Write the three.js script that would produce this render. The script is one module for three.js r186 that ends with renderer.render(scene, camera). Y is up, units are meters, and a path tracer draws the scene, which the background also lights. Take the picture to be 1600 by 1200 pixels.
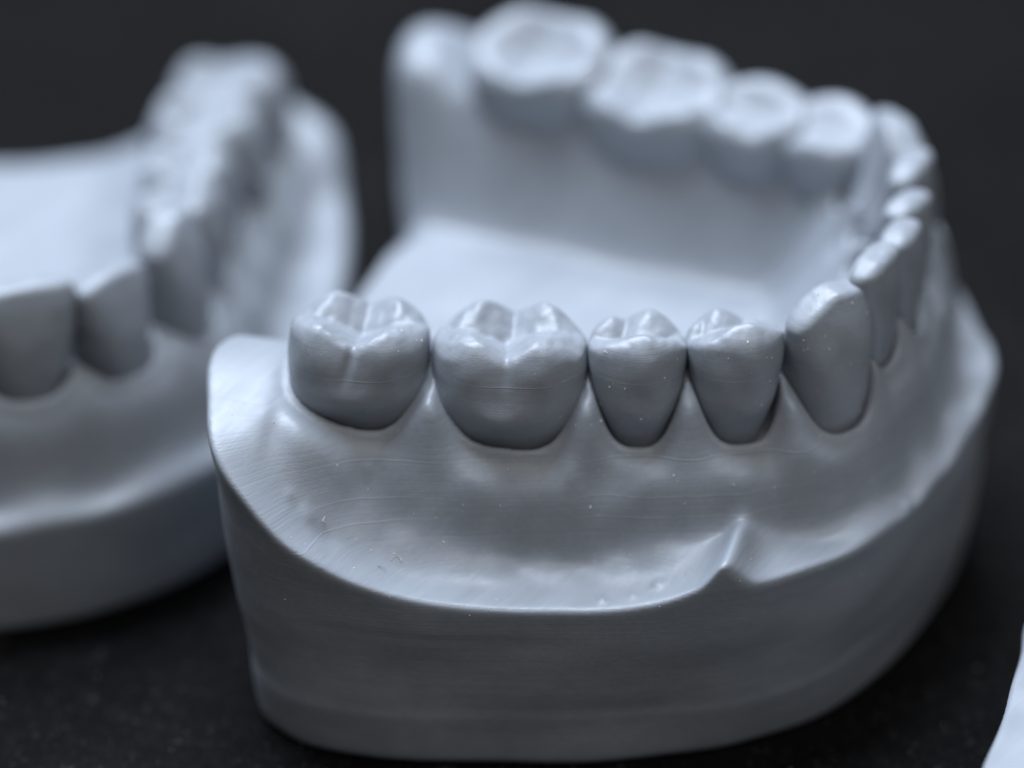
import * as THREE from 'three';
import { ImprovedNoise } from 'three/addons/math/ImprovedNoise.js';
import { RectAreaLightUniformsLib } from 'three/addons/lights/RectAreaLightUniformsLib.js';

// ---------------------------------------------------------------- camera, light, exposure
// All shapes are worked out in millimetres with y = 0 at mid-crown of the near first molar; the table lies 27 mm below.
const TABLE = -27.8, MM = 0.001;
const scene = new THREE.Scene();
const D = 310, ELEV = 30 * Math.PI / 180;
const camera = new THREE.PerspectiveCamera(2 * Math.atan(600 / (22 * D)) * 180 / Math.PI, 4 / 3, 0.02, 20);
camera.position.set(0, (-TABLE + Math.sin(ELEV) * D) * MM, Math.cos(ELEV) * D * MM);
camera.lookAt(0, -TABLE * MM, 0);
camera.focus = (D - 0.5) * MM;
camera.userData.fStop = 8.2;
const renderer = new THREE.WebGLRenderer({ antialias: true });
renderer.setSize(1024, 768);
renderer.toneMapping = THREE.LinearToneMapping;
renderer.toneMappingExposure = 1.1;
renderer.shadowMap.enabled = true;
RectAreaLightUniformsLib.init();
scene.background = new THREE.Color().setRGB(0.165, 0.168, 0.175);        // the dim room

const key = new THREE.RectAreaLight(new THREE.Color().setRGB(0.86, 0.98, 1.17), 12.4, 0.65, 0.6);   // large soft overhead lamp, a little behind the casts
key.position.set(-0.16, 0.82, -0.38);
key.lookAt(0, 0.02, -0.02);
key.castShadow = true;
scene.add(key);
const front = new THREE.RectAreaLight(new THREE.Color().setRGB(1.0, 0.98, 0.96), 1.9, 0.8, 0.6);   // weaker soft lamp above and behind the viewer
front.position.set(0.3, 1.1, 0.45);
front.lookAt(0, 0.02, 0);
front.castShadow = true;
scene.add(front);

// ---------------------------------------------------------------- helpers
function rng(seed) { let a = seed >>> 0; return () => { a = (a + 0x6D2B79F5) | 0; let t = Math.imul(a ^ (a >>> 15), 1 | a); t = (t + Math.imul(t ^ (t >>> 7), 61 | t)) ^ t; return ((t ^ (t >>> 14)) >>> 0) / 4294967296; }; }
const perlin = new ImprovedNoise();
const noise = (x, y, z = 0) => perlin.noise(x + 100.3, y + 57.1, z + 31.7);
const clamp = (v, a, b) => v < a ? a : v > b ? b : v;
const sstep = (a, b, v) => { const t = clamp((v - a) / (b - a), 0, 1); return t * t * (3 - 2 * t); };
const lerp = (a, b, t) => a + (b - a) * t;
const smax = (a, b, k) => { const h = Math.max(k - Math.abs(a - b), 0) / k; return Math.max(a, b) + h * h * k * 0.25; };
// smooth curve through [x, y] rows
function curve(rows) {
  return (x) => {
    const n = rows.length;
    if (x <= rows[0][0]) return rows[0][1];
    if (x >= rows[n - 1][0]) return rows[n - 1][1];
    let i = 0; while (x > rows[i + 1][0]) i++;
    const [x0, y0] = rows[i], [x1, y1] = rows[i + 1], h = x1 - x0;
    const m = (j) => j <= 0 || j >= n - 1 ? (rows[Math.min(j + 1, n - 1)][1] - rows[Math.max(j - 1, 0)][1]) / (rows[Math.min(j + 1, n - 1)][0] - rows[Math.max(j - 1, 0)][0]) : (rows[j + 1][1] - rows[j - 1][1]) / (rows[j + 1][0] - rows[j - 1][0]);
    const t = (x - x0) / h, t2 = t * t, t3 = t2 * t;
    return (2 * t3 - 3 * t2 + 1) * y0 + (t3 - 2 * t2 + t) * h * m(i) + (3 * t2 - 2 * t3) * y1 + (t3 - t2) * h * m(i + 1);
  };
}
// smooth mesh of the zero level of a field sampled on a grid (surface nets); positions in mm in, metres out
function meshField(f, nx, ny, nz, o, c, uvY = 0) {
  const id = new Int32Array(nx * ny * nz).fill(-1), P = [], N = [], U = [], I = [], sx = 1, sy = nx, sz = nx * ny;
  const off = [0, sx, sy, sx + sy, sz, sx + sz, sy + sz, sx + sy + sz];
  const edges = [[0, 1], [2, 3], [4, 5], [6, 7], [0, 2], [1, 3], [4, 6], [5, 7], [0, 4], [1, 5], [2, 6], [3, 7]];
  const grad = (x, y, z, out) => {
    const at = (i, j, k) => f[clamp(i, 0, nx - 1) + clamp(j, 0, ny - 1) * sy + clamp(k, 0, nz - 1) * sz];
    const i = Math.floor(x), j = Math.floor(y), k = Math.floor(z), a = x - i, b = y - j, d = z - k;
    let gx = 0, gy = 0, gz = 0;
    for (let q = 0; q < 8; q++) {
      const ii = i + (q & 1), jj = j + (q >> 1 & 1), kk = k + (q >> 2), w = (q & 1 ? a : 1 - a) * (q & 2 ? b : 1 - b) * (q & 4 ? d : 1 - d);
      gx += w * (at(ii + 1, jj, kk) - at(ii - 1, jj, kk)); gy += w * (at(ii, jj + 1, kk) - at(ii, jj - 1, kk)); gz += w * (at(ii, jj, kk + 1) - at(ii, jj, kk - 1));
    }
    const l = Math.hypot(gx, gy, gz) || 1; out[0] = gx / l; out[1] = gy / l; out[2] = gz / l;
  };
  const g = [0, 0, 0];
  let count = 0;
  for (let k = 0; k < nz - 1; k++) for (let j = 0; j < ny - 1; j++) for (let i = 0; i < nx - 1; i++) {
    const b = i + j * sy + k * sz;
    let m = 0;
    for (let q = 0; q < 8; q++) if (f[b + off[q]] < 0) m |= 1 << q;
    if (m === 0 || m === 255) continue;
    let x = 0, y = 0, z = 0, n = 0;
    for (const [p, q] of edges) {
      if ((m >> p & 1) === (m >> q & 1)) continue;
      const a = f[b + off[p]], d = f[b + off[q]], t = a / (a - d);
      x += (p & 1) + t * ((q & 1) - (p & 1)); y += (p >> 1 & 1) + t * ((q >> 1 & 1) - (p >> 1 & 1)); z += (p >> 2) + t * ((q >> 2) - (p >> 2)); n++;
    }
    x = i + x / n; y = j + y / n; z = k + z / n;
    grad(x, y, z, g);
    id[b] = count++;
    const wx = o[0] + x * c, wy = o[1] + y * c, wz = o[2] + z * c;
    P.push(wx * MM, (wy - TABLE) * MM, wz * MM); N.push(g[0], g[1], g[2]);
    U.push((wx * 0.83 + wz * 0.56) / 40, (wy + uvY) / 40);
  }
  const quad = (a, b, d, e, flip) => flip ? I.push(a, d, b, b, d, e) : I.push(a, b, d, b, e, d);
  for (let k = 1; k < nz - 1; k++) for (let j = 1; j < ny - 1; j++) for (let i = 1; i < nx - 1; i++) {
    const b = i + j * sy + k * sz, s = f[b] < 0;
    if (s !== f[b + sx] < 0) quad(id[b - sy - sz], id[b - sz], id[b - sy], id[b], !s);
    if (s !== f[b + sy] < 0) quad(id[b - sx - sz], id[b - sz], id[b - sx], id[b], s);
    if (s !== f[b + sz] < 0) quad(id[b - sx - sy], id[b - sy], id[b - sx], id[b], !s);
  }
  const geo = new THREE.BufferGeometry();
  geo.setAttribute('position', new THREE.Float32BufferAttribute(P, 3));
  geo.setAttribute('normal', new THREE.Float32BufferAttribute(N, 3));
  geo.setAttribute('uv', new THREE.Float32BufferAttribute(U, 2));
  geo.setIndex(I);
  return geo;
}
function mesh(name, geo, mat, parent) {
  const m = new THREE.Mesh(geo, mat); m.name = name; m.castShadow = m.receiveShadow = true; parent.add(m); return m;
}
function tag(o, label, category, group, kind) { Object.assign(o.userData, { label, category }); if (group) o.userData.group = group; if (kind) o.userData.kind = kind; return o; }

// ---------------------------------------------------------------- materials
function dataTexture(size, fill, srgb) {
  const d = new Uint8Array(size * size * 4), px = [0, 0, 0];
  for (let j = 0; j < size; j++) for (let i = 0; i < size; i++) { fill(i, j, px); const k = (j * size + i) * 4; d[k] = clamp(px[0], 0, 255); d[k + 1] = clamp(px[1], 0, 255); d[k + 2] = clamp(px[2], 0, 255); d[k + 3] = 255; }
  const t = new THREE.DataTexture(d, size, size); t.wrapS = t.wrapT = THREE.RepeatWrapping; t.magFilter = THREE.LinearFilter; t.minFilter = THREE.LinearMipmapLinearFilter; t.generateMipmaps = true;
  if (srgb) t.colorSpace = THREE.SRGBColorSpace;
  t.needsUpdate = true; return t;
}
// tileable value noise
function tiled(seed, cells) {
  const r = rng(seed), g = new Float32Array(cells * cells); for (let i = 0; i < g.length; i++) g[i] = r();
  return (u, v) => {
    const x = u * cells, y = v * cells, i = Math.floor(x), j = Math.floor(y), a = x - i, b = y - j, s = a * a * (3 - 2 * a), t = b * b * (3 - 2 * b), w = (p) => ((p % cells) + cells) % cells;
    const q = (p, o) => g[w(p) + w(o) * cells];
    return lerp(lerp(q(i, j), q(i + 1, j), s), lerp(q(i, j + 1), q(i + 1, j + 1), s), t);
  };
}
// print layers run level round the casts: the texture's v is height (40 mm per repeat)
const S = 2048, lineAt = [[-0.45, 1], [-6.0, 0.8], [-8.3, 0.6], [-9.7, 0.5], [-4.2, 0.25], [1.1, 0.2]];
const n8 = tiled(3, 8), n32 = tiled(4, 32), n128 = tiled(5, 128), n512 = tiled(6, 512);
const layer = new Float32Array(S); { const r = rng(9); for (let j = 0; j < S; j++) layer[j] = r(); }
const lineRow = new Float32Array(S);
for (const [y, a] of lineAt) { const c = ((y / 40 % 1) + 1) % 1 * S; for (let j = 0; j < S; j++) { const q = Math.abs(j - c); lineRow[j] = Math.max(lineRow[j], a * Math.exp(-q * q / 3)); } }
const resinBump = dataTexture(S, (i, j, px) => {
  const u = i / S, v = j / S, L = layer[Math.floor(j / 3) % S] * 0.5 + layer[Math.floor(j / 9 + 700)] * 0.5;
  const keep = 0.35 + 0.65 * n32(u, v);
  const h = 110 + (L - 0.5) * 34 * keep + (n512(u, v) - 0.5) * 16 + (n128(u, v) - 0.5) * 18 + lineRow[j] * 90 * sstep(0.25, 0.6, n8(u + 0.3, v * 0.2));
  px[0] = px[1] = px[2] = h;
});
const resinColor = dataTexture(1024, (i, j, px) => {
  const u = i / 1024, v = j / 1024, a = (n8(u, v) - 0.5) * 8 + (n32(u, v) - 0.5) * 9 + (n128(u, v) - 0.5) * 7 + (n512(u, v) - 0.5) * 6;
  const l = lineRow[Math.min(S - 1, j * 2)] * 10;
  px[0] = 226 + a + l; px[1] = 228 + a + l; px[2] = 231 + a + l;
}, true);
const resinRough = dataTexture(1024, (i, j, px) => {
  const u = i / 1024, v = j / 1024; px[0] = px[1] = px[2] = 205 + (n32(u, v) - 0.5) * 60 + (n128(u + 0.5, v) - 0.5) * 40 + (n8(v, u) - 0.5) * 40;
});
const resin = new THREE.MeshPhysicalMaterial({ color: new THREE.Color().setRGB(0.375, 0.397, 0.424), map: resinColor, roughness: 0.52, roughnessMap: resinRough, bumpMap: resinBump, bumpScale: 0.00008 });

// ---------------------------------------------------------------- teeth
// One tooth in its own axes: +x along the arch, +z towards the cheek or lip, y as in the cast. Width w, neck height y0, top y1,
// rows of half width, front and back against height t (0 neck, 1 top), and an occlusal height H(x, z).
function toothGeometry(s, cell) {
  const A = curve(s.half), F = curve(s.front), B = curve(s.back);
  const X = s.w / 2 + 0.6, zf = Math.max(...s.front.map((r) => r[1])) + 0.6, zb = Math.min(...s.back.map((r) => r[1])) - 0.6, lo = s.y0 - 2.6, hi = s.y1 + 0.8;
  const nx = Math.ceil(2 * X / cell) + 1, ny = Math.ceil((hi - lo) / cell) + 1, nz = Math.ceil((zf - zb) / cell) + 1, f = new Float32Array(nx * ny * nz);
  const Hg = new Float32Array(nx * nz), gg = new Float32Array(nx * nz);
  for (let k = 0; k < nz; k++) for (let i = 0; i < nx; i++) Hg[i + k * nx] = s.H(-X + i * cell, zb + k * cell);
  for (let k = 0; k < nz; k++) for (let i = 0; i < nx; i++) {
    const a = (Hg[Math.min(i + 1, nx - 1) + k * nx] - Hg[Math.max(i - 1, 0) + k * nx]) / (2 * cell), b = (Hg[i + Math.min(k + 1, nz - 1) * nx] - Hg[i + Math.max(k - 1, 0) * nx]) / (2 * cell);
    gg[i + k * nx] = 1 / Math.sqrt(1 + a * a + b * b);
  }
  for (let j = 0; j < ny; j++) {
    const y = lo + j * cell, t = (y - s.y0) / (s.y1 - s.y0), a = A(t) * s.w / 2, ft = F(t), bt = B(t), cz = (ft + bt) / 2, bz = (ft - bt) / 2, n = s.n ?? 2.6, mn = Math.min(a, bz);
    for (let k = 0; k < nz; k++) {
      const z = zb + k * cell;
      for (let i = 0; i < nx; i++) {
        const x = -X + i * cell, xs = x - (s.lean ?? 0) * (t - 0.5);
        const q = Math.pow(Math.pow(Math.abs(xs / a), n) + Math.pow(Math.abs((z - cz) / bz), n), 1 / n);
        let side = (q - 1) * mn * 0.9;
        if (s.groove) for (const [gx, gs, w, depth, t0, back] of s.groove) {
          if ((z > 0) === !!back) continue;
          const e = (x - gx - gs * (t - 0.7)) / w; if (e * e < 9) side += depth * Math.exp(-e * e) * sstep(t0, t0 + 0.35, t);
        }
        if (s.bulge && z > 0) side -= s.bulge * Math.exp(-((x / 2.2) ** 2) - ((t - 0.34) / 0.15) ** 2);
        if (s.lobes && z > 0) for (const lx of s.lobes) side -= 0.28 * Math.exp(-(((x - lx) / 1.25) ** 2)) * sstep(0.45, 0.8, t);
        if (s.wave) side += s.wave * noise(x * 0.45 + (s.seed ?? 0), y * 0.45, z * 0.45);
        let v = smax(side, (y - Hg[i + k * nx]) * gg[i + k * nx], s.round ?? 0.42);
        v = Math.max(v, lo + 1.2 * cell - y);
        f[i + j * nx + k * nx * ny] = v;
      }
    }
  }
  return meshField(f, nx, ny, nz, [-X, lo, zb], cell);
}
// cusps [x, z, height, slope, radius, ridge direction]: rounded cones with a ridge, the grooves are where they meet
const cuspTop = (cusps, k, seed, ridge = 0) => (x, z) => {
  let h = -9;
  for (const [cx, cz, ch, sl, rd, dir = null, sq = 0.62] of cusps) {
    let dx = x - cx, dz = z - cz;
    if (dir !== null) { const c = Math.cos(dir), s = Math.sin(dir), a = dx * c + dz * s, b = -dx * s + dz * c; dx = a * sq; dz = b * 1.15; }
    h = smax(h, ch - sl * (Math.sqrt(dx * dx + dz * dz + rd * rd) - rd), k);
  }
  h += ridge * Math.cos(x * 4.6 + 0.5 * z + seed) * sstep(1.6, 0.2, z) * sstep(-4.2, -2.6, z) * sstep(0.3, 1.0, Math.abs(x));
  return h + 0.10 * noise(x * 0.9 + seed, z * 0.9) + 0.065 * noise(x * 1.6, z * 1.3, seed);
};
const molarSide = (f, b, half = [[-0.4, 0.74], [0, 0.87], [0.28, 0.97], [0.6, 1], [0.82, 0.97], [1, 0.92]]) => ({
  half, front: [[-0.4, f * 0.6], [0, f * 0.83], [0.3, f], [0.55, f * 0.98], [0.8, f * 0.84], [1, f * 0.64]],
  back: [[-0.4, -b * 0.6], [0, -b * 0.8], [0.45, -b], [0.75, -b * 0.94], [1, -b * 0.8]],
});
const SPEC = {
  second_molar: { w: 10.2, y0: -4.6, y1: 2.6, n: 2.5, seed: 2, wave: 0.1, bulge: 0.25, lobes: [-2.6, 2.4], ...molarSide(5.0, 4.9), groove: [[-0.1, 1.5, 0.4, 0.3, 0.42]],
    H: cuspTop([[-2.55, 2.5, 2.75, 0.62, 0.55, 1.0], [2.5, 2.4, 2.45, 0.6, 0.55, 2.1], [-2.3, -2.9, 2.3, 0.72, 0.5, -1.1], [2.35, -2.9, 2.15, 0.72, 0.5, -2.0], [-4.5, 0.6, 1.6, 0.5, 0.5, 1.57], [4.5, 0.6, 1.4, 0.5, 0.5, 1.57]], 0.18, 2, 0.025) },
  first_molar: { w: 11.25, y0: -5.6, y1: 2.2, n: 2.4, seed: 5, wave: 0.1, bulge: 0.4, lobes: [-2.5, 2.5], ...molarSide(5.2, 5.0), groove: [[0.05, -0.2, 0.45, 0.2, 0.5]],
    H: cuspTop([[-2.5, 2.5, 2.2, 0.62, 0.6, 1.05], [2.4, 2.6, 2.2, 0.58, 0.6, 1.9], [-2.3, -3.0, 2.2, 0.8, 0.5, -1.15], [2.5, -3.0, 2.1, 0.75, 0.5, -1.95], [-4.9, 0.6, 1.1, 0.4, 0.5, 1.57], [4.8, 0.6, 1.1, 0.4, 0.5, 1.57], [-0.9, -1.4, 0.35, 0.7, 0.3, 0.4], [0.9, 1.2, 0.2, 0.7, 0.3, 0.9]], 0.16, 5, 0.03) },
  second_premolar: { w: 7.1, y0: -5.7, y1: 2.4, n: 2.3, seed: 8, wave: 0.06, bulge: 0.12, lobes: [0.3], ...molarSide(4.0, 4.0, [[-0.4, 0.52], [0, 0.68], [0.32, 0.88], [0.62, 1], [0.85, 1], [1, 0.96]]),
    H: cuspTop([[0.35, 1.9, 2.45, 0.66, 0.5, 0, 0.62], [0.9, -2.2, 2.1, 0.75, 0.85, -1.4, 0.8], [-1.9, -1.9, 1.75, 0.85, 0.6, -1.0, 0.8], [-2.9, 0.2, 1.1, 0.6, 0.35, 1.57], [2.9, 0.2, 1.2, 0.6, 0.35, 1.57]], 0.14, 8) },
  first_premolar: { w: 6.9, y0: -5.7, y1: 3.1, n: 2.3, seed: 11, wave: 0.06, bulge: 0.12, lobes: [0.6], lean: 0.5, ...molarSide(3.9, 3.7, [[-0.4, 0.52], [0, 0.68], [0.32, 0.87], [0.62, 1], [0.85, 1], [1, 0.97]]),
    H: cuspTop([[0.6, 1.7, 3.1, 0.68, 0.42, 0, 0.7], [-0.7, -2.0, 2.25, 0.8, 0.7, -1.3, 0.75], [-2.2, -1.5, 1.7, 0.9, 0.5, -1.0, 0.8], [-2.7, 0, 1.0, 0.6, 0.35, 1.57], [2.8, 0.9, 1.9, 0.5, 0.35, 1.2]], 0.14, 11) },
  canine: { w: 6.9, y0: -6.0, y1: 4.3, n: 2.5, seed: 14, wave: 0.05, lobes: [0.3], round: 0.45, lean: 0.5,
    half: [[-0.4, 0.62], [0, 0.76], [0.35, 0.91], [0.68, 1], [1, 1]], front: [[-0.4, 2.6], [0, 3.6], [0.3, 3.9], [0.65, 3.2], [1, 1.6]], back: [[-0.4, -2.6], [0, -3.4], [0.25, -3.5], [0.6, -1.7], [1, -0.5]],
    H: (x, z) => { const e = x - 0.3; return 4.35 - (Math.sqrt(e * e + 0.6) - 0.775) * (e < 0 ? 0.66 : 0.16) + 0.05 * noise(x, z, 3); } },
  lateral_incisor: { w: 6.0, y0: -4.3, y1: 5.0, n: 2.5, seed: 17, wave: 0.05, round: 0.8,
    half: [[-0.4, 0.6], [0, 0.72], [0.4, 0.86], [0.8, 0.98], [1, 0.98]], front: [[-0.4, 1.6], [0, 2.4], [0.3, 2.8], [0.7, 2.8], [1, 2.4]], back: [[-0.4, -2.4], [0, -2.8], [0.25, -2.5], [0.6, -0.8], [1, 0.05]],
    H: (x, z) => 5.0 - 0.02 * x * x + 0.05 * x + 0.08 * noise(x * 0.8, z, 5) },
  central_incisor: { w: 5.3, y0: -4.3, y1: 5.0, n: 2.5, seed: 20, wave: 0.05, round: 0.8,
    half: [[-0.4, 0.6], [0, 0.72], [0.4, 0.86], [0.8, 0.98], [1, 0.98]], front: [[-0.4, 1.6], [0, 2.4], [0.3, 2.8], [0.7, 2.8], [1, 2.4]], back: [[-0.4, -2.4], [0, -2.8], [0.25, -2.5], [0.6, -0.8], [1, 0.05]],
    H: (x, z) => 5.0 - 0.02 * x * x + 0.08 * noise(x * 0.8, z, 9) },
  wide_incisor: { w: 8.4, y0: -5.6, y1: 3.2, n: 2.7, seed: 23, wave: 0.06, round: 0.5,
    half: [[-0.4, 0.5], [0, 0.66], [0.35, 0.88], [0.75, 1], [1, 1]], front: [[-0.4, 2.6], [0, 3.4], [0.35, 3.5], [0.75, 2.7], [1, 1.7]], back: [[-0.4, -2.4], [0, -3.3], [0.25, -3.0], [0.6, -1.0], [1, -0.3]],
    H: (x, z) => 3.2 - 0.012 * x * x + 0.07 * noise(x * 0.7, z, 11) },
  narrow_incisor: { w: 7.4, y0: -6.2, y1: 2.6, n: 2.6, seed: 26, wave: 0.06, round: 0.5,
    half: [[-0.4, 0.46], [0, 0.62], [0.35, 0.85], [0.75, 1], [1, 0.98]], front: [[-0.4, 2.2], [0, 3.0], [0.35, 3.2], [0.75, 2.4], [1, 1.5]], back: [[-0.4, -2.2], [0, -3.0], [0.25, -2.8], [0.6, -0.9], [1, -0.3]],
    H: (x, z) => 2.6 - 0.03 * x * x + 0.07 * noise(x * 0.7, z, 12) },
};
// broad, shallow crowns of the far row
const basin = (a, b, top, depth, lobes, seed) => (x, z) => { const r2 = (x / a) ** 2 + (z / b) ** 2; return top - depth * Math.pow(Math.max(0, 1 - r2), 1.1) - 0.5 * Math.max(0, r2 - 1) + 0.3 * Math.cos(lobes * Math.atan2(z / b, x / a) + seed) * sstep(0.2, 1, r2) + 0.1 * noise(x * 0.8, z * 0.8, seed); };
const halfWorn = (a, b) => (x, z) => 0.55 * a(x, z) + 0.45 * b(x, z);
SPEC.worn_second_molar = { ...SPEC.second_molar, groove: null, round: 0.7, H: halfWorn(SPEC.second_molar.H, basin(4.4, 3.9, 2.4, 1.7, 4, 0.6)) };
SPEC.worn_first_molar = { ...SPEC.first_molar, groove: null, round: 0.7, H: halfWorn(SPEC.first_molar.H, basin(4.8, 4.0, 2.2, 1.7, 5, 0.4)) };
SPEC.worn_second_premolar = { ...SPEC.second_premolar, round: 0.9, H: halfWorn(SPEC.second_premolar.H, basin(2.9, 3.1, 2.1, 1.3, 3, 1.5)) };
SPEC.worn_first_premolar = { ...SPEC.first_premolar, round: 0.9, H: halfWorn(SPEC.first_premolar.H, basin(2.8, 2.9, 2.3, 1.2, 2, 3.1)) };
const geoCache = {};
const toothGeo = (kind, cell) => geoCache[kind + cell] ??= toothGeometry(SPEC[kind], cell);

// ---------------------------------------------------------------- cast body: gum and base in one
// teeth: rows { kind, x, z, dy, neckF, neckB }; outline rows [x, z, rim height]; the gum is a height over the plan, trimmed by the outline
function castPlan(c) {
  const pts = [...c.before.map((p) => new THREE.Vector3(p[0], 0, p[1])), ...c.teeth.map((t) => new THREE.Vector3(t.x, 0, t.z)), ...c.after.map((p) => new THREE.Vector3(p[0], 0, p[1]))];
  const cv = new THREE.CatmullRomCurve3(pts, false, 'centripetal'), n = 420, A = cv.getPoints(n), sAt = [0];
  for (let i = 1; i <= n; i++) sAt.push(sAt[i - 1] + A[i].distanceTo(A[i - 1]));
  c.teeth.forEach((t, i) => { const u = (i + c.before.length) / (pts.length - 1) * n, j = Math.round(u), a = A[Math.max(0, j - 1)], b = A[Math.min(n, j + 1)]; t.s = sAt[j]; const l = Math.hypot(b.x - a.x, b.z - a.z); t.tx = (b.x - a.x) / l; t.tz = (b.z - a.z) / l; });
  c.A = A; c.sAt = sAt;
  const oc = new THREE.CatmullRomCurve3(c.outline.map((p) => new THREE.Vector3(p[0], p[2], p[1])), true, 'centripetal');
  c.O = oc.getPoints(420);
}
const steepProfile = curve([[0, 1], [0.1, 0.91], [0.25, 0.71], [0.32, 0.45], [0.38, 0.22], [0.46, 0.14], [0.7, 0.05], [1, 0]]);
function blur2(a, nx, nz, r) {
  const t = new Float32Array(a.length);
  for (let k = 0; k < nz; k++) for (let i = 0; i < nx; i++) { let s = 0; for (let d = -r; d <= r; d++) s += a[clamp(i + d, 0, nx - 1) + k * nx]; t[i + k * nx] = s / (2 * r + 1); }
  for (let k = 0; k < nz; k++) for (let i = 0; i < nx; i++) { let s = 0; for (let d = -r; d <= r; d++) s += t[i + clamp(k + d, 0, nz - 1) * nx]; a[i + k * nx] = s / (2 * r + 1); }
}
function castBody(c, cell) {
  const { A, sAt, O, teeth } = c, N = teeth.length;
  const xs = O.map((p) => p.x), zs = O.map((p) => p.z), x0 = Math.min(...xs) - 1.6, x1 = Math.max(...xs) + 1.6, z0 = Math.min(...zs) - 1.6, z1 = Math.max(...zs) + 1.6;
  const nx = Math.ceil((x1 - x0) / cell) + 1, nz = Math.ceil((z1 - z0) / cell) + 1, lo = TABLE - 3 * cell, hi = c.top, ny = Math.ceil((hi - lo) / cell) + 1;
  const bounds = []; for (let i = 0; i <= N; i++) bounds.push(i === 0 ? teeth[0].s - teeth[0].w / 2 : i === N ? teeth[N - 1].s + teeth[N - 1].w / 2 : (teeth[i - 1].s * teeth[i].w + teeth[i].s * teeth[i - 1].w) / (teeth[i].w + teeth[i - 1].w));
  const per = (key, lead, trail) => curve([[bounds[0] - 9, lead[1]], [bounds[0] - 4, (lead[0] + lead[1]) / 2], [bounds[0] - 0.5, lead[0]], ...teeth.map((t) => [t.s, t[key]]), [bounds[N] + 0.5, trail[0]], [bounds[N] + 4, (trail[0] + trail[1]) / 2], [bounds[N] + 9, trail[1]]]);
  const neckF = per('neckF', c.padStart, c.padEnd), neckB = per('neckB', c.padStart, c.padEnd);
  const halfF = per('hf', c.padHalf ?? [3.6, 2.8], c.padHalf ?? [3.6, 2.8]), halfB = per('hb', [3.8, 3.6], [3.8, 3.6]);
  const H = new Float32Array(nx * nz), G = new Float32Array(nx * nz), DO = new Float32Array(nx * nz), RIM = new Float32Array(nx * nz), SS = new Float32Array(nx * nz), QQ = new Float32Array(nx * nz);
  for (let k = 0; k < nz; k++) for (let i = 0; i < nx; i++) {
    const x = x0 + i * cell, z = z0 + k * cell;
    // nearest place on the arch
    let best = 1e9, bs = 0, bq = 0;
    for (let m = 0; m < A.length - 1; m++) {
      const a = A[m], b = A[m + 1], ex = b.x - a.x, ez = b.z - a.z, l2 = ex * ex + ez * ez, t = clamp(((x - a.x) * ex + (z - a.z) * ez) / l2, 0, 1), dx = x - a.x - t * ex, dz = z - a.z - t * ez, d2 = dx * dx + dz * dz;
      if (d2 < best) { best = d2; bs = sAt[m] + t * (sAt[m + 1] - sAt[m]); bq = (-ez * dx + ex * dz) >= 0 ? 1 : -1; }
    }
    const q = bq * Math.sqrt(best), s = bs;
    // nearest place on the outline
    best = 1e9; let rim = 0, inside = false;
    for (let m = 0; m < O.length - 1; m++) {
      const a = O[m], b = O[m + 1], ex = b.x - a.x, ez = b.z - a.z, l2 = ex * ex + ez * ez || 1e-9, t = clamp(((x - a.x) * ex + (z - a.z) * ez) / l2, 0, 1), dx = x - a.x - t * ex, dz = z - a.z - t * ez, d2 = dx * dx + dz * dz;
      if (d2 < best) { best = d2; rim = lerp(a.y, b.y, t); }
      if ((a.z > z) !== (b.z > z) && x < a.x + (z - a.z) / ez * ex) inside = !inside;
    }
    const dOut = (inside ? -1 : 1) * Math.sqrt(best);
    DO[i + k * nx] = dOut; RIM[i + k * nx] = rim; SS[i + k * nx] = s; QQ[i + k * nx] = q;
  }
  for (let n = 0; n < 3; n++) blur2(RIM, nx, nz, Math.round(1.0 / cell));
  for (let k = 0; k < nz; k++) for (let i = 0; i < nx; i++) {
    const x = x0 + i * cell, z = z0 + k * cell, m0 = i + k * nx, dOut = DO[m0], rim = RIM[m0], s = SS[m0], q = QQ[m0];
    // scalloped gum margin
    let sc = 0, tt = 0, within = 0;
    for (let m = 0; m < N; m++) if (s >= bounds[m] && s <= bounds[m + 1]) {
      tt = s < teeth[m].s ? (s - teeth[m].s) / (teeth[m].s - bounds[m]) : (s - teeth[m].s) / (bounds[m + 1] - teeth[m].s); within = 1;
      const edge = (m === 0 && tt < 0) || (m === N - 1 && tt > 0);
      const ts = clamp((tt - (teeth[m].skew ?? 0)) / (tt > (teeth[m].skew ?? 0) ? 1 - (teeth[m].skew ?? 0) : 1 + (teeth[m].skew ?? 0)), -1, 1);
      sc = edge ? 0 : (1 - Math.pow(1 - Math.pow(Math.abs(ts), teeth[m].pow ?? 3.4), 2)) * (teeth[m].pap ?? 3.0);
    }
    const nF = neckF(s), nB = neckB(s), hF = halfF(s) + 0.5, hB = halfB(s);
    let h;
    if (q > hF - 0.0) {
      const e = q - hF, u = clamp(e / (e + Math.max(0.01, -dOut) + 1.4 * sstep(3.5, 0, e)), 0, 1);
      const prof = lerp(0.35 * (1 - u) ** 2.5 + 0.65 * (1 - sstep(0.0, 0.72, u)), steepProfile(u), c.steep(x, z));
      h = rim + (nF - rim) * prof + sc * Math.exp(-(e + 0.8) * (e + 0.8) / 2.6) + within * 0.42 * Math.cos(Math.PI * tt) * Math.exp(-(e - 2.6) * (e - 2.6) / 3.5);
      const mask = sstep(0.02, 0.2, u) * sstep(0.68, 0.3, u);
      h += mask * c.lump(x) * (1.1 * noise(x * 0.2, z * 0.2, 2) + 0.55 * noise(x * 0.42, z * 0.42, 7) + 0.1 * noise(x * 1.1, z * 1.1, 9));
      h += 0.1 * noise(x * 0.3, z * 0.3, 21) * sstep(0.6, 0.95, u);
    } else if (q < -hB) {
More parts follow.
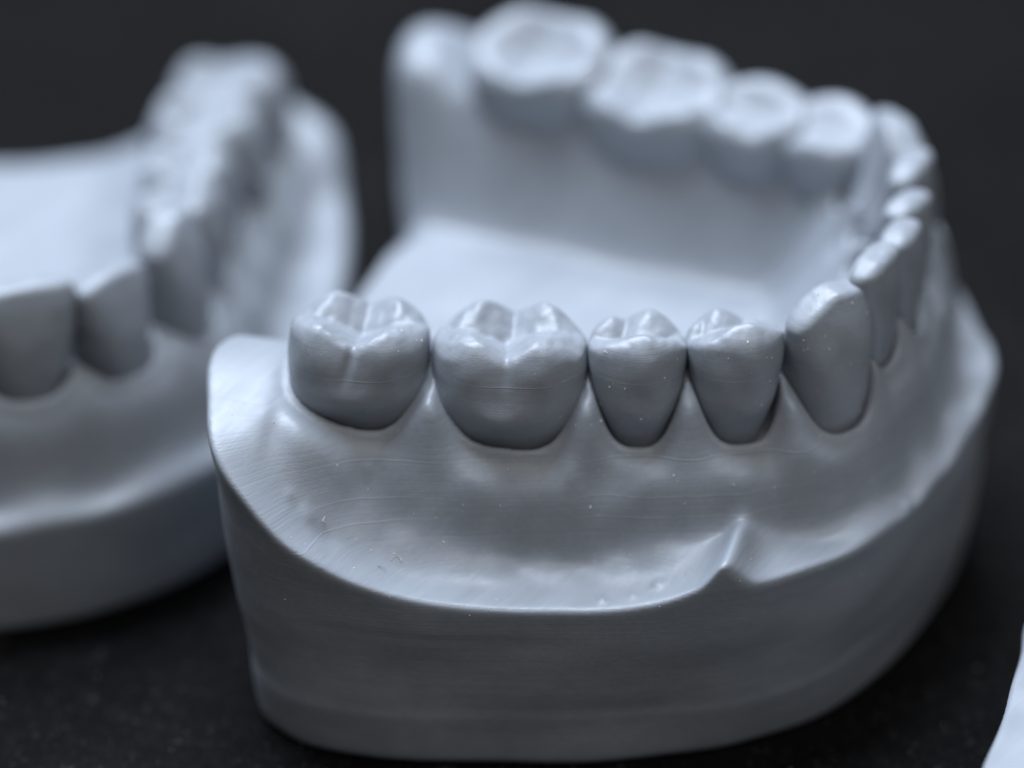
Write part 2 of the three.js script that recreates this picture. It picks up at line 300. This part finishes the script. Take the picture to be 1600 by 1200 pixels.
      const e = -q - hB, w = c.lingual ?? 6.5, u = clamp(e / w, 0, 1), prof = 0.25 * (1 - u) ** 2 + 0.75 * (1 - sstep(0.05, 0.88, u));
      h = c.floor + (nB - c.floor) * prof + sc * Math.exp(-e * e / 5) + 0.18 * noise(x * 0.2, z * 0.2, 5) + (1 - u) * sstep(0, 0.3, u) * (0.9 * noise(x * 0.16, z * 0.16, 15) + within * 0.35 * Math.cos(Math.PI * tt));
    } else { const v = (q + hB) / (hF + hB); h = lerp(nB, nF, v) + sc * Math.exp(-(Math.max(0, q - hF + 0.8) ** 2) / 2.6) + (within ? 0 : (c.dome ?? 0.6) * (4 * v * (1 - v))); }
    H[i + k * nx] = h;
  }
  blur2(H, nx, nz, Math.round(0.4 / cell)); blur2(H, nx, nz, Math.round(0.4 / cell));
  for (let k = 0; k < nz; k++) for (let i = 0; i < nx; i++) {
    const x = x0 + i * cell, z = z0 + k * cell;
    let h = H[i + k * nx];
    if (c.extra) h += c.extra(x, z, DO[i + k * nx]);
    // sulcus: a rolled edge round each neck and a small gap against the tooth
    let dt = 9;
    for (const t of teeth) {
      const dx = x - t.x, dz = z - t.z; if (dx * dx + dz * dz > 80) continue;
      const lx = dx * t.tx + dz * t.tz, lz = -dx * t.tz + dz * t.tx, bz = lz > 0 ? t.hf : t.hb, a = t.w * 0.43;
      dt = Math.min(dt, (Math.pow(Math.pow(Math.abs(lx / a), 2.5) + Math.pow(Math.abs(lz / bz), 2.5), 0.4) - 1) * Math.min(a, bz));
    }
    h += 0.5 * Math.exp(-(dt - 0.55) * (dt - 0.55) / 0.13) - 0.55 * sstep(0.2, -0.2, dt);
    H[i + k * nx] = h;
  }
  for (let k = 0; k < nz; k++) for (let i = 0; i < nx; i++) {
    const a = (H[Math.min(i + 1, nx - 1) + k * nx] - H[Math.max(i - 1, 0) + k * nx]) / (2 * cell), b = (H[i + Math.min(k + 1, nz - 1) * nx] - H[i + Math.max(k - 1, 0) * nx]) / (2 * cell);
    G[i + k * nx] = 1 / Math.sqrt(1 + a * a + b * b);
  }
  const f = new Float32Array(nx * ny * nz);
  for (let k = 0; k < nz; k++) for (let j = 0; j < ny; j++) {
    const y = lo + j * cell, base = TABLE - y;
    for (let i = 0; i < nx; i++) {
      const m = i + k * nx; let v = (y - H[m]) * G[m];
      v = smax(v, DO[m] + (c.taper + (c.splay ? c.splay(x0 + i * cell) : 0)) * (-12 - y) + 0.3 * noise((x0 + i * cell) * 0.1, y * 0.2, (z0 + k * cell) * 0.1) + 0.012 * noise((x0 + i * cell) * 0.15, y * 1.6, (z0 + k * cell) * 0.15) + (c.step ? c.step(x0 + i * cell, y) : 0), (c.edge ?? 0.7) + (c.soft ? c.soft(x0 + i * cell, z0 + k * cell) : 0));
      f[i + j * nx + k * nx * ny] = smax(v, base, 0.9);
    }
  }
  c.height = (x, z) => H[Math.round((x - x0) / cell) + Math.round((z - z0) / cell) * nx];
  return meshField(f, nx, ny, nz, [x0, lo, z0], cell);
}
function buildCast(name, c, cells) {
  for (const t of c.teeth) { const s = SPEC[t.kind]; t.w = t.wide ?? s.w; t.hf = curve(s.front)(0.05); t.hb = -curve(s.back)(0.05); }
  castPlan(c);
  const g = new THREE.Group(); g.name = name; scene.add(g);
  mesh('gum_and_base', castBody(c, cells[0]), resin, g);
  for (const t of c.teeth) {
    const m = mesh('tooth', toothGeo(t.kind, t.fine ? cells[1] : cells[2]), resin, g);
    m.position.set(t.x * MM, (t.dy ?? 0) * MM, t.z * MM);
    m.rotation.order = 'YXZ';
    m.rotation.y = t.dir !== undefined ? t.dir * Math.PI / 180 : Math.atan2(-t.tz, t.tx) + (t.turn ?? 0);
    // lean about the neck so that the crown tips and the neck stays put
    if (t.tip) { const n = (SPEC[t.kind].y0 - TABLE) * MM, a = t.tip; m.rotation.x = a; const ry = m.rotation.y, oy = n * Math.cos(a), oz = n * Math.sin(a); m.position.x -= Math.sin(ry) * oz; m.position.z -= Math.cos(ry) * oz; m.position.y += n - oy; }
    if (t.fat) m.scale.set(t.fat[0], 1, t.fat[1]);
    m.userData.label = { second_molar: 'second molar', first_molar: 'first molar', second_premolar: 'second premolar', first_premolar: 'first premolar', canine: 'canine', lateral_incisor: 'lateral incisor', central_incisor: 'central incisor', wide_incisor: 'broad front incisor', narrow_incisor: 'side incisor' }[t.kind.replace('worn_', '')] + ' crown rising from the gum';
  }
  return g;
}

// ---------------------------------------------------------------- the near cast: a lower jaw seen from its side
const T = (kind, x, z, dy, neckF, neckB, more = {}) => ({ kind, x, z, dy, neckF, neckB, ...more });
const lower = {
  top: 8, floor: -9.5, taper: 0.085, lingual: 7.8, edge: 0.6, dome: 0.4, lump: (x) => 1.15 * sstep(-18.5, -13, x), step: (x, y) => 0.07 * sstep(-15.7, -16.5, y + 0.04 * x) * sstep(6, 2, x) * sstep(-16, -13, x) - 0.1 * sstep(-22.5, -23.5, y),steep: (x, z) => sstep(-9, 2, x), splay: (x) => 0.05 * sstep(2, 14, x) * sstep(40, 30, x) + (x < 0 ? 0.05 * sstep(-8, -18, x) : 0), padStart: [-2.6, -2.3], padEnd: [0.2, 3.4], soft: (x, z) => 4 * sstep(2, -6, x) * sstep(-36, -44, z),
  before: [[-28, -8.6], [-19.5, -7.4]],
  teeth: [
    T('second_molar', -11.0, -5.9, 0, -4.7, -4.2, { fine: 1, pap: 2.8, pow: 4.2 }), T('first_molar', -0.15, -5.0, 0, -5.8, -4.6, { fine: 1, pap: 3.6, pow: 4.6, skew: 0.15 }), T('second_premolar', 9.0, -4.5, 0, -6.0, -4.6, { fine: 1, pap: 3.9, pow: 3.5 }), T('first_premolar', 15.9, -4.8, 0, -6.0, -4.8, { fine: 1, pap: 3.8, pow: 3.6 }),
    T('canine', 22.3, -7.0, -0.2, -6.2, -4.6, { fine: 1, pap: 3.2, pow: 3.6 }), T('lateral_incisor', 25.2, -10.4, 0.2, -3.6, -3.0, { fine: 1, pap: 2.0, dir: 63 }), T('central_incisor', 27.4, -14.8, 0, -3.6, -3.0, { fine: 1, pap: 2.0, dir: 68 }), T('central_incisor', 28.4, -19.9, -0.1, -3.8, -3.0, { fine: 1, pap: 2.0, dir: 58 }),
    T('lateral_incisor', 29.0, -25.4, 0.2, -3.8, -2.6, { pap: 2.0, dir: 66 }), T('canine', 29.0, -31.2, 0.6, -4.6, -2.2, { pap: 2.0, fat: [1.1, 1] }), T('worn_first_premolar', 26.0, -37.0, 1.0, -4.6, -1.8, { pap: 1.8, tip: -0.25, fat: [1.2, 1.1] }), T('worn_second_premolar', 20.2, -40.4, 1.5, -4.2, -1.3, { pap: 1.5, tip: -0.3, fat: [1.24, 1.1] }),
    T('worn_first_molar', 12.3, -44.4, 1.9, -4.0, -1.1, { pap: 1.2, tip: -0.33, fat: [1.13, 1.08] }), T('worn_second_molar', 3.0, -48.6, 2.6, -3.0, -0.2, { pap: 1.2, tip: -0.33, fat: [1.16, 1.08] }),
  ],
  after: [[-6, -52], [-13, -54.5]],
  outline: [[-20.9, -1.7, -3.0], [-20.3, 2.0, -4.0], [-18.9, 4.3, -6.0], [-15.6, 7.0, -9.2], [-9.1, 8.4, -12.2], [0, 8.8, -13.6], [9.1, 8.7, -13.4], [14.9, 7.9, -12.2], [18.4, 6.5, -12.4], [24.6, 2.6, -12.3], [32.0, -7.5, -12], [36.6, -19.5, -11], [37.1, -25, -11], [34.5, -35, -11], [29, -45, -11], [20, -53, -10.5], [10, -58.5, -9], [2, -60, -6], [-4.5, -59, -2], [-8.0, -55, 1], [-8.8, -46, 1], [-9.6, -38, -9], [-12.6, -27.5, -9], [-17, -15.5, -8], [-20.6, -8.5, -2.7]],
  extra: (x, z, dOut) => {
    // frenum: a crest that runs from the gum to the rim, steep on its front side
    const ax = 17.2, az = 0.6, bx = 14.7, bz = 9.0, ex = bx - ax, ez = bz - az, L = Math.hypot(ex, ez), t = ((x - ax) * ex + (z - az) * ez) / (L * L), d = ((x - ax) * ez - (z - az) * ex) / L;
    const along = sstep(-0.1, 0.4, t) * (t > 1.3 ? 0 : 1), w = d > 0 ? 1.15 : 3.4;
    let h = along * (d > 0 ? 2.2 * Math.exp(-d * d / (w * w)) : 1.5 * Math.exp(-d * d / 1.1) + 0.7 * Math.exp(-d * d / 9));
    // shallow pocket floor before it
    h -= 0.35 * Math.exp(-((x - 6) ** 2 / 70 + (z - 5.4) ** 2 / 6));
    for (const [bx2, bz2, r, a] of [[-10.3, 0.9, 0.22, 0.22], [4.2, 1.3, 0.5, 0.2], [-14.5, 4.0, 0.5, 0.22], [-13.2, 4.6, 0.7, -0.2], [-15.8, 3.4, 0.3, 0.14], [6.4, 7.2, 0.3, 0.25], [8.6, 7.0, 0.3, 0.22], [10.4, 6.2, 0.4, 0.3], [29, -3.4, 0.5, 0.4], [26.5, -2.6, 0.4, 0.3]]) { const e = ((x - bx2) ** 2 + (z - bz2) ** 2) / (r * r); if (e < 9) h += a * Math.exp(-e); }
    return h;
  },
};
const near = buildCast('dental_cast', lower, [0.27, 0.12, 0.2]);
tag(near, 'grey resin lower jaw cast in focus, side molars towards the viewer', 'dental cast', 'printed dental casts');

// ---------------------------------------------------------------- the cast at the left, cut by the frame: an upper jaw seen from its front
const upper = {
  top: 4, floor: -11.4, taper: 0.09, lingual: 8, edge: 1.2, steep: () => 0.85, lump: () => 0.4, padStart: [-7, -6.5], padEnd: [-8.6, -9],
  before: [[-71, -70], [-69.5, -63]],
  teeth: [
    T('second_molar', -70, -54, -5.4, -10.5, -9.5), T('first_molar', -68, -45.4, -5.0, -10, -9), T('second_premolar', -65.6, -37.5, -4.8, -10.2, -9), T('first_premolar', -63.2, -31.2, -4.8, -10.6, -9),
    T('canine', -59.0, -24.8, -5.4, -11.4, -9), T('narrow_incisor', -52.8, -20.2, -4.6, -10.4, -9), T('wide_incisor', -45.2, -17.9, -4.9, -10.4, -9.0), T('wide_incisor', -37.0, -18.8, -4.9, -10.4, -9.0, { turn: 0.12, pap: 1.2, fat: [0.95, 1] }),
    T('narrow_incisor', -31.0, -21.4, -4.8, -10.4, -9, { turn: 0.2, pap: 1.2, fat: [0.93, 1] }), T('canine', -27.2, -27.6, -5.2, -11.0, -9, { pap: 1.2, fat: [0.95, 1] }), T('first_premolar', -26.2, -34.6, -4.8, -11.2, -9, { pap: 1.5 }), T('second_premolar', -25.8, -41.6, -4.9, -11.2, -9, { pap: 1.5 }),
    T('first_molar', -25.0, -50.2, -5.0, -11, -9, { pap: 1.5, fat: [0.9, 0.95] }), T('second_molar', -23.6, -58.2, -5.8, -10.6, -9.6, { pap: 1.5, fat: [0.85, 1.0] }),
  ],
  after: [[-22.4, -63], [-21.4, -70]],
  outline: [[-78, -60, -11], [-76, -44, -15], [-70, -28, -17.5], [-61, -17, -18.5], [-50, -9.2, -18.2], [-38.6, -8.6, -18.2], [-29.0, -12.2, -17.8], [-21.7, -18.7, -17.4], [-16.0, -29, -16.6], [-13.4, -40, -16], [-13.0, -48, -15], [-13.8, -55, -13], [-15.4, -61, -9], [-22, -64, -9], [-31, -60, -11], [-45, -57, -11], [-62, -59, -11], [-72, -65, -8], [-77, -64, -8]],
};
const left = buildCast('dental_cast_001', upper, [0.4, 0.2, 0.2]);
tag(left, 'blurred grey resin cast at the left edge, broad front teeth towards the viewer', 'dental cast', 'printed dental casts');

// ---------------------------------------------------------------- low printed piece, cut by the lower right corner of the frame
{
  const O = new THREE.CatmullRomCurve3([[37.6, 1], [36.6, 5.5], [35.6, 9.3], [34.2, 14.8], [32.4, 20.4], [31.4, 28], [35, 38], [46, 45], [60, 44], [70, 34], [72, 18], [66, 2], [54, -7], [43, -7]].map((p) => new THREE.Vector3(p[0], 0, p[1])), true, 'centripetal').getPoints(200);
  const cell = 0.22, x0 = 29, z0 = -10, nx = 208, nz = 262, lo = TABLE - 0.6, ny = 48, f = new Float32Array(nx * ny * nz);
  for (let k = 0; k < nz; k++) for (let i = 0; i < nx; i++) {
    const x = x0 + i * cell, z = z0 + k * cell; let best = 1e9, inside = false;
    for (let m = 0; m < O.length - 1; m++) { const a = O[m], b = O[m + 1], ex = b.x - a.x, ez = b.z - a.z, t = clamp(((x - a.x) * ex + (z - a.z) * ez) / (ex * ex + ez * ez), 0, 1); best = Math.min(best, (x - a.x - t * ex) ** 2 + (z - a.z - t * ez) ** 2); if ((a.z > z) !== (b.z > z) && x < a.x + (z - a.z) / ez * ex) inside = !inside; }
    const d = (inside ? -1 : 1) * Math.sqrt(best), top = -19 + 0.25 * noise(x * 0.2, z * 0.2, 40) + 0.05 * Math.min(8, Math.max(0, -d));
    for (let j = 0; j < ny; j++) { const y = lo + j * cell; f[i + j * nx + k * nx * ny] = smax(smax(y - top, d + 0.18 * (-19 - y), 0.5), TABLE - y, 0.6); }
  }
  const p = mesh('printed_plate', meshField(f, nx, ny, nz, [x0, lo, z0], cell), resin, scene);
  tag(p, 'low pale grey resin piece cut off by the lower right corner', 'resin piece');
}

// ---------------------------------------------------------------- table
const clothN = [tiled(31, 6), tiled(32, 24), tiled(33, 90), tiled(34, 400)];
const clothColor = dataTexture(1024, (i, j, px) => {
  const u = i / 1024, v = j / 1024, a = 5 + (clothN[0](u, v) - 0.5) * 8 + (clothN[1](u, v) - 0.5) * 6 + (clothN[2](u, v) - 0.5) * 9 + (clothN[3](u, v) - 0.5) * 14;
  const g = a + (clothN[3](u + 0.37, v) > 0.88 ? 34 : 0) + (clothN[2](u, v + 0.2) > 0.9 ? 20 : 0); px[0] = g * 1.05; px[1] = g; px[2] = g * 1.0;
}, true);
const clothBump = dataTexture(1024, (i, j, px) => { const u = i / 1024, v = j / 1024; px[0] = px[1] = px[2] = 128 + (clothN[2](u, v) - 0.5) * 80 + (clothN[3](u, v) - 0.5) * 140; });
for (const t of [clothColor, clothBump]) t.repeat.set(24, 24);
const cloth = new THREE.MeshPhysicalMaterial({ color: 0xffffff, map: clothColor, roughness: 0.85, specularIntensity: 0.24, bumpMap: clothBump, bumpScale: 0.0003 });
const table = mesh('table_top', new THREE.BoxGeometry(2.4, 0.03, 2.4), cloth, scene);
table.position.set(0, -0.015, -0.5);
tag(table, 'black matt table top under the casts', 'table', null, 'structure');

// ---------------------------------------------------------------- dust
{
  const r = rng(77), speck = new THREE.IcosahedronGeometry(1, 0), pale = new THREE.MeshStandardMaterial({ color: 0x9a9a98, roughness: 0.8 });
  const inst = new THREE.InstancedMesh(speck, pale, 1100); inst.name = 'table_dust';
  const m = new THREE.Matrix4(), q = new THREE.Quaternion(), e = new THREE.Euler();
  for (let i = 0; i < 1100; i++) {
    const s = (0.02 + 0.06 * r() ** 3) * MM; e.set(r() * 6, r() * 6, r() * 6); q.setFromEuler(e);
    m.compose(new THREE.Vector3((r() * 120 - 65) * MM, s * 0.5, (r() * 95 - 65) * MM), q, new THREE.Vector3(s * (1 + r()), s * 0.7, s)); inst.setMatrixAt(i, m);
  }
  inst.castShadow = inst.receiveShadow = true; scene.add(inst);
  tag(inst, 'pale dust specks scattered over the black table top', 'dust', null, 'stuff');
}
{
  // specks and short fibres lying on the near cast, scattered over the surface that looks up or towards the viewer
  const r = rng(123), body = near.children[0].geometry, P = body.attributes.position, Nn = body.attributes.normal, spots = [];
  const take = (geo, m, n, test) => {
    const p = geo.attributes.position, q = geo.attributes.normal, v = new THREE.Vector3(), w = new THREE.Vector3();
    for (let tries = 0; n > 0 && tries < 60000; tries++) { const i = Math.floor(r() * p.count); v.fromBufferAttribute(p, i).applyMatrix4(m); w.fromBufferAttribute(q, i).transformDirection(m); if (test(v, w)) { spots.push(v.clone().multiplyScalar(1000)); n--; } }
  };
  near.updateMatrixWorld(true);
  take(body, near.matrixWorld, 190, (v, w) => w.y * 0.5 + w.z * 0.87 > 0.25 && w.y > -0.1 && v.z > -0.012 && v.y > 0.012 && v.x < 0.03);
  near.children.slice(1, 6).forEach((t) => take(t.geometry, t.matrixWorld, 20, (v, w) => w.z * 0.87 + w.y * 0.5 > 0.3 && v.y > 0.0225));
  const inst = new THREE.InstancedMesh(new THREE.IcosahedronGeometry(1, 0), new THREE.MeshStandardMaterial({ color: 0xe4e2de, roughness: 0.7 }), spots.length); inst.name = 'cast_dust';
  const m = new THREE.Matrix4(), q = new THREE.Quaternion(), e = new THREE.Euler();
  spots.forEach((p, i) => { const s = (0.018 + 0.05 * r() ** 3) * MM; e.set(r() * 6, r() * 6, r() * 6); q.setFromEuler(e); m.compose(p.multiplyScalar(MM), q, new THREE.Vector3(s * (1 + 1.5 * r()), s, s)); inst.setMatrixAt(i, m); });
  inst.castShadow = inst.receiveShadow = true; scene.add(inst);
  tag(inst, 'fine white dust specks on the near cast', 'dust', null, 'stuff');
  const fibre = (name, x, z, pts, color, label) => {
    const y = lower.height(x, z) - TABLE + 0.03, geo = new THREE.TubeGeometry(new THREE.CatmullRomCurve3(pts.map((p) => new THREE.Vector3(p[0] * MM, p[1] * MM, p[2] * MM))), 24, 0.022 * MM, 5);
    const f = mesh(name, geo, new THREE.MeshStandardMaterial({ color, roughness: 0.6 }), scene); f.position.set(x * MM, y * MM, z * MM); tag(f, label, 'lint');
  };
  fibre('lint_fibre', -8.3, 4.7, [[-0.35, 0, 0.25], [-0.2, 0.12, 0], [0.1, 0.15, -0.1], [0.32, 0.08, 0.05], [0.38, 0, 0.3]], 0xd8d6d2, 'tiny curled white lint fibre on the gum below the molars');
  fibre('lint_fibre_001', -9.3, 5.7, [[-0.3, 0.05, -0.1], [0, 0.09, 0], [0.3, 0.04, 0.15]], 0x6fa3d0, 'tiny blue lint fibre on the gum beside the curled white one');
  fibre('lint_fibre_002', -13.4, 3.6, [[0.1, 0.05, -0.5], [-0.1, 0.1, -0.2], [0.05, 0.12, 0.1], [-0.1, 0.05, 0.4], [0.15, 0.03, 0.5]], 0xd8d2c8, 'tiny wavy white lint fibre on the gum near the back corner');
}
renderer.render(scene, camera);
